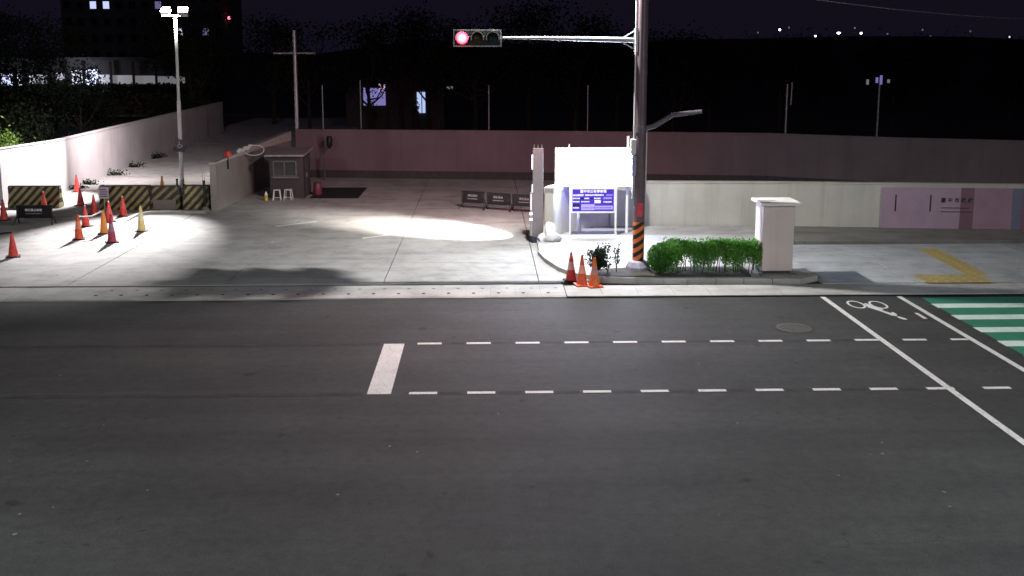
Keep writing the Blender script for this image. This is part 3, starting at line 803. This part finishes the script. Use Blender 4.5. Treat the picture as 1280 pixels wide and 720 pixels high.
kc = struct(B().wall([(-10.4, 37.1), (-12.4, 37.0), (-12.75, 36.6), (-12.75, 34.8)], .14, [ZL + .11, ZL + .11, ZL + .09, ZL + .02], .0).obj('kerb_edge', M['kerb']))

# ------------------------------------------------------------------ black barrier boards
M['dull_ink'] = mat('dull print', (.30, .29, .30), .6)
def board(label, x, y, rz, w, words, tall=False, size=.10):
    t = thing('barrier_board', label, 'barrier board', (x, y, ZL), rz, 'black barrier boards')
    B().box(-w / 2, w / 2, -.015, .015, .22, .64, .006).obj('panel', M['black'], t)
    b = B().box(-w / 2 - .02, w / 2 + .02, -.02, .02, .645, .68)
    for s_ in (-1, 1):
        b.tube([(s_ * w / 2, 0, .64), (s_ * w / 2, -.02, .30), (s_ * (w / 2 + .06), -.20, .0)], .022, 6)
        b.tube([(s_ * w / 2, 0, .36), (s_ * (w / 2 + .04), .20, .0)], .022, 6)
    b.obj('leg_frame', M['black'], t)
    text_mesh('lettering', words, size, M['dull_ink'] if tall else M['white_ink'], t, (-.02 * w, -.0175, .50), bold=.002)
    bb_ = B(); rn2 = random.Random(int(x * 10)); xx_ = -w * .25
    while xx_ < w * .2:
        w_ = rn2.uniform(.03, .06); bb_.box(xx_, xx_ + w_ - .012, -.0185, -.0152, .365, .40); xx_ += w_
    bb_.obj('small_print', mat('grey print', (.26, .25, .26), .6), t)
    if tall: B().box(-w / 2 + .02, w / 2 - .02, -.014, .014, .10, .14).obj('lower_rail', M['steel_dark'], t)
    return t
board('black barrier board with white lettering in front of the lone striped barrier', -15.68, 34.85, 0, 1.2, '車輛禁止停放')
board('black barrier board in the shade, leftmost of the row left of the pylon', -.44, 37.95, -.42, .92, '車輛禁停', True)
board('black barrier board in the shade, middle of the row left of the pylon', .53, 37.45, -.42, .95, '車輛禁停', True)
board('black barrier board in the shade, half behind the pylon', 1.50, 37.0, -.38, .95, '車輛禁停', True)

# ------------------------------------------------------------------ floodlight post
lp = thing('floodlight_post', 'tall white lamp post with two lit floodlights behind the striped barriers', 'lamp post', (-13.26, 43.88, 0))
lp.rotation_euler = (0, R(.6), 0)
B().tube([(0, 0, 0), (0, 0, 3.9)], .085, 12).obj('lower_pole', M['steel_white'], lp, True)
B().tube([(0, 0, 3.9), (0, 0, 7.55)], .065, 12).obj('upper_pole', M['steel_white'], lp, True)
B().lathe([(.17, 0), (.17, .06), (.10, .12), (.10, .5)], 12).obj('base', M['steel_grey'], lp)
B().box(-.55, .55, -.03, .03, 7.5, 7.56).obj('cross_bar', M['steel_white'], lp)
for s_ in (-1, 1):
    fl = B().box(-.22, .22, -.10, .06, -.16, .16, .02).obj('floodlight', M['steel_grey'], lp)
    fl.location = (s_ * .36, -.05, 7.72); fl.rotation_euler = (R(-42), 0, R(-25 if s_ < 0 else 8))
    B().box(-.19, .19, -.112, -.102, -.13, .13).obj('lamp_face', M['lamp'], fl)
sn = B().box(-.21, .21, -.115, -.095, 1.72, 2.24, .004).obj('sign_plate', mat('dark sign sheet', (.10, .095, .12), .5), lp)
b = B()     # wheelchair symbol
b.tube([(-.02, -.12, 2.16), (-.01, -.12, 2.02), (.07, -.12, 2.01), (.10, -.12, 1.92)], .013, 5)
for k in range(9):
    a0, a1 = R(120 + k * 25), R(120 + (k + 1) * 25)
    b.tube([(.075 * math.cos(a0) - .01, -.12, 1.965 + .075 * math.sin(a0)), (.075 * math.cos(a1) - .01, -.12, 1.965 + .075 * math.sin(a1))], .011, 5)
b.lathe([(.022, 0), (.022, .012)], 8, (-.02, -.12, 2.18)); b.obj('wheelchair_symbol', M['white_ink'], lp)
light('floodlight_lot', 'SPOT', (-13.0, 43.6, 7.65), 40000, (1, .96, .97), (-12.1, 32.6, 0), .12, 32, 1.0)
light('floodlight_wall', 'SPOT', (-13.7, 43.6, 7.65), 15000, (1, .96, .98), (-18.7, 40.5, 1.0), .08, 46, .45)
light('floodlight_spill', 'SPOT', (-13.1, 43.6, 7.6), 12000, (1, .88, .90), (-19.3, 51, 2.3), .12, 104, .9)
light('floodlight_back', 'SPOT', (-13.0, 44.3, 7.65), 2400, (1, .90, .84), (-13.0, 47.2, .1), .1, 44, 1.0)

# ------------------------------------------------------------------ guard booth and things round it
gb = thing('guard_booth', 'small grey guard booth with a window under a flat overhanging roof', 'booth', (-8.1, 40.9, ZL))
M['booth'] = mat('booth panel', (.045, .037, .04), .6, 0, .15, 2)
b = B().box(-.69, .69, 0, .06, 0, .90).box(-.69, -.55, 0, .06, .90, 1.70).box(.42, .69, 0, .06, .90, 1.70).box(-.55, .42, 0, .06, 1.55, 1.70)
b.box(-.69, -.63, .06, 1.6, 0, 1.70).box(.63, .69, .06, 1.6, 0, 1.70).box(-.63, .63, 1.54, 1.6, 0, 1.70).box(-.63, .63, .06, 1.54, 0, .05)
b.obj('wall_panel', M['booth'], gb)
wf = B()
for q in ((-.55, .42, .90, .95), (-.55, .42, 1.50, 1.55), (-.55, -.50, .95, 1.50), (.37, .42, .95, 1.50), (-.10, -.06, .95, 1.50)): wf.box(q[0], q[1], -.012, .03, q[2], q[3])
wf = wf.obj('window_frame', mat('booth window frame', (.13, .12, .12), .5), gb)
for x0, x1 in ((-.498, -.102), (-.058, .368)): B().box(x0, x1, .008, .016, .952, 1.498).obj('pane', M['glass'], wf)
B().box(-.60, .50, -.16, -.015, .85, .895, .005).obj('window_ledge', mat('booth ledge', (.2, .18, .18), .5), gb)
B().extrude_x([(-.35, 1.76), (-.35, 1.83), (1.75, 1.95), (1.75, 1.88)], -.80, .80).obj('roof', mat('pale roof sheet', (.30, .26, .265), .5), gb)
B().box(.692, .72, .35, 1.15, .05, 1.62, .004).obj('door', M['wall_base'], gb)
B().box(.722, .75, .45, .50, .85, 1.0).obj('door_handle', M['steel_grey'], gb)
def stool(label, x, y, rz):
    t = thing('stool', label, 'stool', (x, y, ZL), rz, 'stools outside the booth')
    B().box(-.13, .13, -.12, .12, .40, .435, .01).obj('seat', M['white_plastic'], t)
    for sx in (-1, 1):
        for sy in (-1, 1): B().tube([(sx * .11, sy * .10, .40), (sx * .155, sy * .14, 0)], .018, 6).obj('leg', M['white_plastic'], t)
    b = B()
    for sx in (-1, 1): b.tube([(sx * .145, -.13, .12), (sx * .145, .13, .12)], .012, 5)
    b.tube([(-.145, -.13, .12), (.145, -.13, .12)], .012, 5); b.obj('stretcher', M['white_plastic'], t)
stool('pale plastic stool below the booth window, nearer the yellow bottle', -8.42, 40.42, .1)
stool('pale plastic stool below the booth window, further from the yellow bottle', -7.98, 40.5, -.1)
yb = thing('bottle', 'yellow bottle with a white top on the ground beside the stools', 'bottle', (-8.85, 40.35, ZL))
B().lathe([(.065, 0), (.07, .03), (.07, .22)], 12).obj('body', mat('yellow plastic', (.62, .48, .06), .4), yb, True)
B().lathe([(.07, .221), (.06, .28), (.03, .33), (.03, .36)], 12).obj('top', M['white_plastic'], yb, True)
pd = thing('red_barrel', 'dark pink barrel standing at the right side of the guard booth', 'barrel', (-7.02, 41.9, ZL))
B().lathe([(.16, 0), (.19, .08), (.17, .42), (.14, .5)], 14).obj('body', mat('dark pink plastic', (.16, .03, .05), .45), pd, True)
B().lathe([(.15, .50), (.15, .54)], 14).obj('lid', M['wall_base'], pd)
wl_ = thing('warning_lamp', 'red warning lamp clipped to the top of the booth wall', 'warning lamp', (-10.05, 39.35, 1.93))
B().lathe([(.14, .02), (.15, .10), (.11, .22), (.04, .26)], 12).obj('red_dome', M['red'], wl_, True)
B().box(-.05, .05, -.20, -.13, -.45, .02).obj('battery_case', M['black'], wl_); B().box(-.09, -.03, -.13, .1, -.2, .02).obj('clip', M['steel_grey'], wl_)
b = B(); pts = [(-9.95 + .02 * k, 40.6 + k * .16, 2.03 + .008 * k + .05 * math.sin(k * 1.7)) for k in range(10)]
b.tube(pts, .075, 7)
pts = [(-9.55 + .42 * math.cos(a), 41.6 + .4 * math.sin(a) * .3, 1.98 + .20 * math.sin(a)) for a in [R(-160 + k * 22) for k in range(17)]]
b.tube(pts, .02, 6)
tag(b.obj('hose', M['white_plastic'], None), 'white hose coiled over the top of the booth wall', 'hose')
dv = thing('speaker_horn', 'dark device on a bent bracket behind the booth roof against the far wall', 'device', (-7.5, 46.9, 0))
B().tube([(.0, 0, 0), (.0, 0, 1.2), (.25, -.1, 1.75)], .04, 7).obj('bracket', M['steel_dark'], dv, True)
B().lathe([(.05, 1.55), (.13, 1.7), (.15, 2.0), (.10, 2.12)], 10, (.27, -.1, 0)).obj('case', M['black'], dv, True)

# ------------------------------------------------------------------ behind the walls: poles, trees, buildings
def pole(name, label, x, y, h, r, arms=()):
    t = thing(name, label, 'pole', (x, y, -.05), 0)
    B().tube([(0, 0, 0), (0, 0, h)], [r, r * .8], 10).obj('shaft', M['steel_grey'], t, True)
    for (x0, x1, z, rr) in arms: B().tube([(x0, 0, z), (x1, 0, z)], rr, 8).obj('cross_arm', M['steel_grey'], t, True)
    return t
pole('utility_pole', 'pale utility pole with one cross arm rising behind the guard booth', -9.38, 50.5, 7.1, .11, ((-1.05, 1.0, 6.0, .05),))
pole('park_pole', 'thin park pole beside the lit window behind the wall', -7.35, 60, 4.4, .05)
pole('park_pole', 'faint thin park pole between the cross arm pole and the lit window', -9.6, 60, 4.1, .05)
pole('park_pole', 'thin park pole in the dark below the traffic signal', .28, 60, 4.1, .06)
pole('park_pole', 'faint park pole left of the signal pole behind the wall', 6.2, 60, 4.1, .05)
t1 = pole('park_lamp', 'dark park lamp on a forked post behind the wall at the right', 17.6, 58, 4.2, .09)
B().tube([(.25, 0, 3.0), (.28, 0, 4.3)], .05, 6).obj('fork', M['steel_grey'], t1)
t2 = pole('park_lamp', 'park lamp with faint bluish lights on top at the far right', 23.4, 59, 4.4, .08)
for k, dx in enumerate((-.75, -.2, .05, .5)): B().box(dx - .06, dx + .06, -.1, 0, 4.15 + .1 * (k % 2), 4.45 + .12 * (k % 3)).obj('light', glow('blue glimmer', (.35, .3, 1.0), .35) if 0 < k < 3 else M['lit_grey'], t2)

def tree_parts(seed, h, cw, nleaf, droop=0):
    r = random.Random(seed)
    tb = B(); tips = []
    tb.tube([(0, 0, 0), (r.uniform(-.1, .1), .05, h * .25), (r.uniform(-.25, .25), 0, h * .55)], [.16, .12, .08], 7)
    for k in range(9):
        a = r.uniform(0, 6.28); z0 = h * r.uniform(.25, .55); L = cw * r.uniform(.45, .95)
        e = Vector((math.cos(a) * L, math.sin(a) * L, z0 + h * r.uniform(.12, .42)))
        tb.tube([(0, 0, z0), e * .5 + Vector((0, 0, z0 * .35)), e], [.06, .045, .02], 5); tips.append(e)
    tips += [Vector((r.gauss(0, cw * .4), r.gauss(0, cw * .4), h * r.uniform(.6, .97))) for k in range(10)]
    V = []; F = []
    for i in range(nleaf):
        c = r.choice(tips); s_ = cw * .23
        p = Vector((c.x + r.gauss(0, s_), c.y + r.gauss(0, s_), c.z + r.gauss(0, s_ * .75)))
        d = Vector((r.gauss(0, 1), r.gauss(0, 1), r.gauss(.5, .8))).normalized(); a = d.cross(Vector((r.gauss(0, 1), r.gauss(0, 1), r.gauss(0, 1)))).normalized(); b_ = d.cross(a)
        l = r.uniform(.12, .26); i0 = len(V)
        V += [p - a * l / 2, p + b_ * l * .28, p + a * l / 2, p - b_ * l * .28]; F.append((i0, i0 + 1, i0 + 2, i0 + 3))
    me = bpy.data.meshes.new('crown'); me.from_pydata([tuple(v) for v in V], [], F); me.materials.append(M['dark_leaf'])
    return tb.mesh('trunk', M['dark_bark'], True), me
protos = [tree_parts(s_, 7.2, 2.6, 3200) for s_ in (1, 2, 3)]
spots = [(-7.5, 66, 1.10), (-3.8, 70, 1.22), (-.6, 64, 1.08), (3.2, 71, 1.28), (6.0, 66, 1.15), (9.6, 72, 1.02), (12.5, 66, .98), (16.0, 71, 1.0), (19.6, 66, .93), (23.2, 71, .96), (26.8, 65, .92), (31, 70, .95), (35.5, 67, .93), (40, 72, .95),
         (-12.5, 72, 1.05), (-17.5, 84, 1.2), (-23, 80, 1.15), (-25.5, 88, 1.3), (-33, 78, 1.1), (-24, 60, .72), (-38.5, 84, 1.2), (-44, 92, 1.3)]
near_what = ['behind the far wall near the lit window', 'behind the far wall between the lit window and the lit door', 'behind the wall straight below the traffic signal', 'tallest in the dark right of the traffic signal',
             'behind the led screen beyond the far wall', 'just right of the signal pole beyond the wall', 'beyond the wall behind the pole side arm', 'beyond the wall above the gate pillar', 'just right of the forked park lamp',
             'beyond the bluish park lamp', 'short and wide beyond the bluish park lamp', 'near the right edge beyond the wall', 'second from the right edge beyond the wall', 'at the far right edge beyond the wall',
             'behind the cross arm utility pole', 'right of the floodlight post in the dark', 'left of the floodlight post beyond the side wall', 'just right of the bright shop panel', 'left of the bright shop panel', 'low behind the side wall', 'in front of the left shop lights', 'at the far left edge beyond the shop']
for i, ((x, y, sc), nw) in enumerate(zip(spots, near_what)):
    t = thing('tree', 'dark leafy tree ' + nw, 'tree', (x, y, -.08), random.uniform(0, 6.28), 'dark park trees')
    tr, cr = protos[i % 3]; link('trunk', tr, t); link('crown', cr, t); t.scale = (sc * random.uniform(.95, 1.15), sc, sc)
# bushes behind the left wall
def bush(label, x, y, w, h, n, m, size=(.07, .14)):
    t = thing('bush', label, 'bush', (x, y, -.05), 0)
    pts = []
    lobes = [(random.uniform(-.7, .7) * w, random.uniform(-.4, .4) * w, random.uniform(.45, .85) * h, random.uniform(.3, .5)) for k in range(9)]
    for i in range(n):
        lx, ly, lz, lr = random.choice(lobes)
        pts.append((lx + random.gauss(0, lr * w * .45), ly + random.gauss(0, lr * w * .45), max(.1, lz + random.gauss(0, lr * h * .32))))
    leaves('foliage', m, t, pts, size)
    b = B()
    for lx, ly, lz, lr in lobes: b.tube([(lx * .2, ly * .2, 0), (lx, ly, lz)], [.03, .012], 5)
    b.obj('stems', M['stem'], t)
bush('bright lit green bush over the near end of the white side wall', -20.3, 41.6, 1.35, 2.75, 2400, M['bush_leaf'], (.09, .18))
for i, (x, y, w, h, lab) in enumerate(((-24, 52, 2.6, 3.2, 'dark wide bush beyond the white side wall, nearest behind the lit bush'), (-28.5, 58, 3, 3.4, 'dark bush below the left end of the shop lights'),
                                       (-25.5, 66, 2.8, 3.2, 'dark bush below the bright shop panel'), (-22.5, 74, 2.6, 3.0, 'dark bush left of the floodlight post beyond the wall'))):
    bush(lab, x, y, w, h, 1800, M['dark_leaf'], (.14, .28))

weed_where = ['second nearest of the row', 'third nearest of the row', 'halfway along the row', 'second farthest of the row', 'farthest of the row', 'nearest of the row']
for i, (x, y, w) in enumerate(((-18.05, 45.6, .34), (-18.22, 49.0, .42), (-18.38, 52.5, .34), (-18.6, 57, .4), (-18.85, 62, .36), (-17.95, 44.1, .26))):
    t = thing('weed_tuft', 'dark weed tuft at the foot of the white side wall, ' + weed_where[i], 'weeds', (x, y, ZL), random.uniform(0, 6), 'weeds along the side wall')
    leaves('foliage', M['dark_leaf'], t, [(random.gauss(0, w * .28), random.gauss(0, w * .9), abs(random.gauss(0, w * .30))) for k in range(220)], (.07, .15))

# shop front far left
sh = thing('shop', 'long low shop with brightly lit panels in the dark distance', 'shop', (0, 0, 0))
B().box(-52, -27.5, 100.3, 108, -.1, 5.2).obj('wall', M['wall_base'], sh)
B().box(-52.5, -27, 99.6, 108.5, 5.2, 5.5).obj('roof', M['wall_base'], sh)
for (x0, x1, z0, z1, m) in ((-47.3, -46.2, 2.7, 3.9, 'lit'), (-45.9, -45.3, 2.6, 4.0, 'lit_dim'), (-44.6, -42.9, 2.9, 3.8, 'lit_grey'), (-42.0, -41.2, 3.3, 4.0, 'lit_dim'), (-40.45, -39.3, 2.7, 4.2, 'lit_cool'), (-39.2, -37.95, 2.7, 4.3, 'lit'), (-37.85, -36.7, 2.9, 3.8, 'lit_grey'), (-36.5, -34.6, 2.9, 3.75, 'lit_grey'), (-34.3, -32.4, 2.9, 3.7, 'lit_grey'), (-32.1, -29.5, 2.9, 3.65, 'lit_dim')):
    if m == 'lit_dim': m = 'lit_grey'
    B().box(x0, x1, 100.15, 100.28, z0, z1).obj('lit_panel', M[m], sh)
for x in (-45.1, -42.5, -40.9, -39.25, -36.6, -34.4, -32.2): B().box(x - .09, x + .09, 99.9, 100.1, 0, 5.1).obj('post', M['black'], sh)
light('shop_light', 'POINT', (-39.3, 98.5, 3.6), 260, (.75, .8, 1), None, .4)
light('shop_light', 'POINT', (-45.5, 98.5, 3.6), 120, (.75, .8, 1), None, .4)
for x, lab in ((-38.6, 'lit green bush in front of the bright shop panel'), (-43.6, 'lit leafy bush in front of the left shop lights')):
    bush(lab, x, 99, 1.1, 2.7, 600, M['bush_leaf'], (.12, .25))

hr = thing('hedge_row', 'dense dark hedge row in front of the lit shop panels', 'hedge', (-39, 96.5, -.05))
pts = [(random.uniform(-13, 13), random.uniform(-.8, .8), 3.0 * random.random() ** .6 + .15 * math.sin(i * .37)) for i in range(5200)]
leaves('foliage', M['dark_leaf'], hr, pts, (.22, .42), .2, .8)
B().box(-13, 13, -.1, .1, .1, 2.2).obj('inner_twigs', M['stem'], hr)

# park pavilion behind the far wall
pv = thing('pavilion', 'low pavilion behind the far wall with one lit window and a lit door', 'pavilion', (0, 0, 0))
B().box(-11, -3.2, 80.3, 86, -.1, 4.2).obj('wall', M['wall_base'], pv)
B().box(-11.3, -2.9, 79.9, 86.4, 4.2, 4.4).obj('roof', M['wall_base'], pv)
w = B().box(-9.6, -7.85, 80.2, 80.28, 1.8, 3.2).obj('lit_window', glow('bluish window', (.28, .27, .75), .55), pv)
B().box(-8.35, -7.85, 80.15, 80.19, 2.9, 3.5).obj('lit_sign', glow('pink sign', (.8, .55, .9), .8), w)
w2 = B().box(-5.35, -4.70, 80.2, 80.28, 1.2, 2.85).obj('lit_door', glow('lit doorway', (.5, .62, 1.0), .9), pv)
B().box(-5.0, -4.93, 80.15, 80.19, 1.2, 2.85).obj('door_mullion', M['black'], w2)
B().box(-3.0, -2.5, 80.15, 80.25, 3.1, 3.3).obj('wall_light', M['lit_grey'], pv)
bush('spindly dark shrub in front of the lit pavilion window', -8.9, 79, .55, 2.6, 90, M['dark_leaf'], (.12, .3))
bush('slim dark shrub in front of the lit pavilion door', -5.35, 79, .3, 2.3, 90, M['dark_leaf'], (.12, .3))

# apartment blocks far left
wm = B().box(-.6, .6, -.06, .0, -.7, .7).mesh('pane', M['glass'])
fmb = B()
for q in ((-.68, .68, .70, .78), (-.68, .68, -.78, -.70), (-.68, -.60, -.70, .70), (.60, .68, -.70, .70)): fmb.box(q[0], q[1], -.14, .0, q[2], q[3])
fm = fmb.mesh('window', M['flat'])
def block(label, x0, x1, y, h, cols_, rows, lit, z0=2.2, dz=3.2):
    t = thing('apartment_block', label, 'apartment block')
    B().box(x0, x1, y, y + 14, -.2, h).obj('wall', M['flat'], t)
    B().box(x0 - .3, x1 + .3, y - .3, y + 14.3, h, h + .7).obj('roof', M['wall_base'], t)
    for i in range(cols_):
        for j in range(rows):
            x = x0 + (i + .5) * (x1 - x0) / cols_; z = z0 + j * dz
            f = link('window', fm, t); f.location = (x, y, z)
            p = link('pane', wm, f)
            if (i, j) in lit:
                p.data = wm.copy(); p.data.materials.clear(); p.data.materials.append(M[lit[(i, j)]])
block('dark apartment block with a pair of lit windows at the top left', -82, -62, 200, 27, 8, 8, {(2, 4): 'lit', (3, 4): 'lit', (7, 4): 'lit_dim'})
block('dark apartment block with two lit windows behind the floodlights', -60.6, -50.5, 200, 24, 4, 7, {(0, 2): 'lit_cool', (2, 2): 'lit_dim'}, 3.5, 3.2)
mast = thing('radio_mast', 'distant mast with a small red lamp right of the floodlights', 'mast', (-49.7, 200, -.1))
B().tube([(0, 0, 0), (0, 0, 12.4)], [.25, .1], 6).obj('shaft', M['steel_dark'], mast)
B().lathe([(.2, 12.4), (.28, 12.65), (.15, 12.95)], 8).obj('red_lamp', M['red_dot'], mast)
# lamps on the far hills
hs = [(176, 19.2, 'star', 1.0), (197.5, 15.4, 'star', 1.0), (211.5, 17.3, 'star', 1.6), (225, 17.2, 'star', 1.0), (241, 16.8, 'lit_dim', .8), (262, 19.2, 'lit_dim', .7), (267, 15.4, 'lit_dim', .8), (293, 13.1, 'lit_dim', .9), (318.5, 11.7, 'star', 1.2), (163, 17.5, 'lit_dim', .6), (181.5, 20.5, 'lit_dim', .6), (221, 20.3, 'lit_dim', .7), (291, 18.4, 'lit_dim', .6), (315, 15.0, 'lit_cool', .7)]
hl = ['bright far hill lamp high above the forked park lamp', 'bright far hill lamp on its own between the highest and the widest one', 'widest and brightest lamp on the far hill', 'bright far hill lamp just right of the widest one', 'faint far hill lamp in the middle of the row',
      'faint far hill lamp set directly above another faint one', 'faint far hill lamp set directly below another faint one', 'faint lone far hill lamp towards the right edge', 'bright far hill lamp at the right edge', 'faint far hill lamp nearest the signal pole',
      'faint far hill lamp next to the highest bright one', 'faint far hill lamp above the pair of brightest ones', 'faint far hill lamp high above the lone faint one', 'dimmer far hill lamp above the bright one at the edge']
for (x, z, m, s_), lb in zip(hs, hl):
    t = thing('hill_lamp', lb, 'lamp', (x, 600, z - 7), 0, 'lamps on the far hill')
    B().tube([(0, 0, -10), (0, 0, 6.5)], [.15, .1], 6).obj('post', M['steel_dark'], t)
    B().lathe([(.3 * s_, 6.3), (.75 * s_, 6.9), (.4 * s_, 7.4)], 8).obj('lamp_globe', M[m], t)

# ------------------------------------------------------------------ street lamps on the camera's side of the road
def street_lamp(label, x, y, h, reach, power):
    t = thing('street_lamp', label, 'street lamp', (x, y, .12), 0, 'street lamps on the near pavement')
    B().tube([(0, 0, 0), (0, 0, h)], [.11, .07], 12).obj('shaft', M['steel_grey'], t, True)
    B().tube([(0, 0, h - .1), (0, reach * .5, h + .35), (0, reach, h + .45)], [.05, .045, .04], 8).obj('lamp_arm', M['steel_grey'], t, True)
    hd = B().box(-.16, .16, reach - .05, reach + .75, h + .38, h + .5, .03).obj('lamp_head', M['steel_grey'], t)
    B().box(-.12, .12, reach + .05, reach + .65, h + .362, h + .376).obj('lamp_face', M['lamp'], hd)
    l = light('street_lamp_light', 'AREA', (x, y + reach + .35, h + .42), power, (.96, 1, .985), (x, y + reach + 1.6, 0))
    l.data.shape = 'RECTANGLE'; l.data.size = .24; l.data.size_y = .6
street_lamp('grey street lamp on the near pavement left of the camera', -12, .6, 9.5, 2.2, 2500)
street_lamp('grey street lamp on the near pavement right of the camera', 14, .6, 9.5, 2.2, 3300)
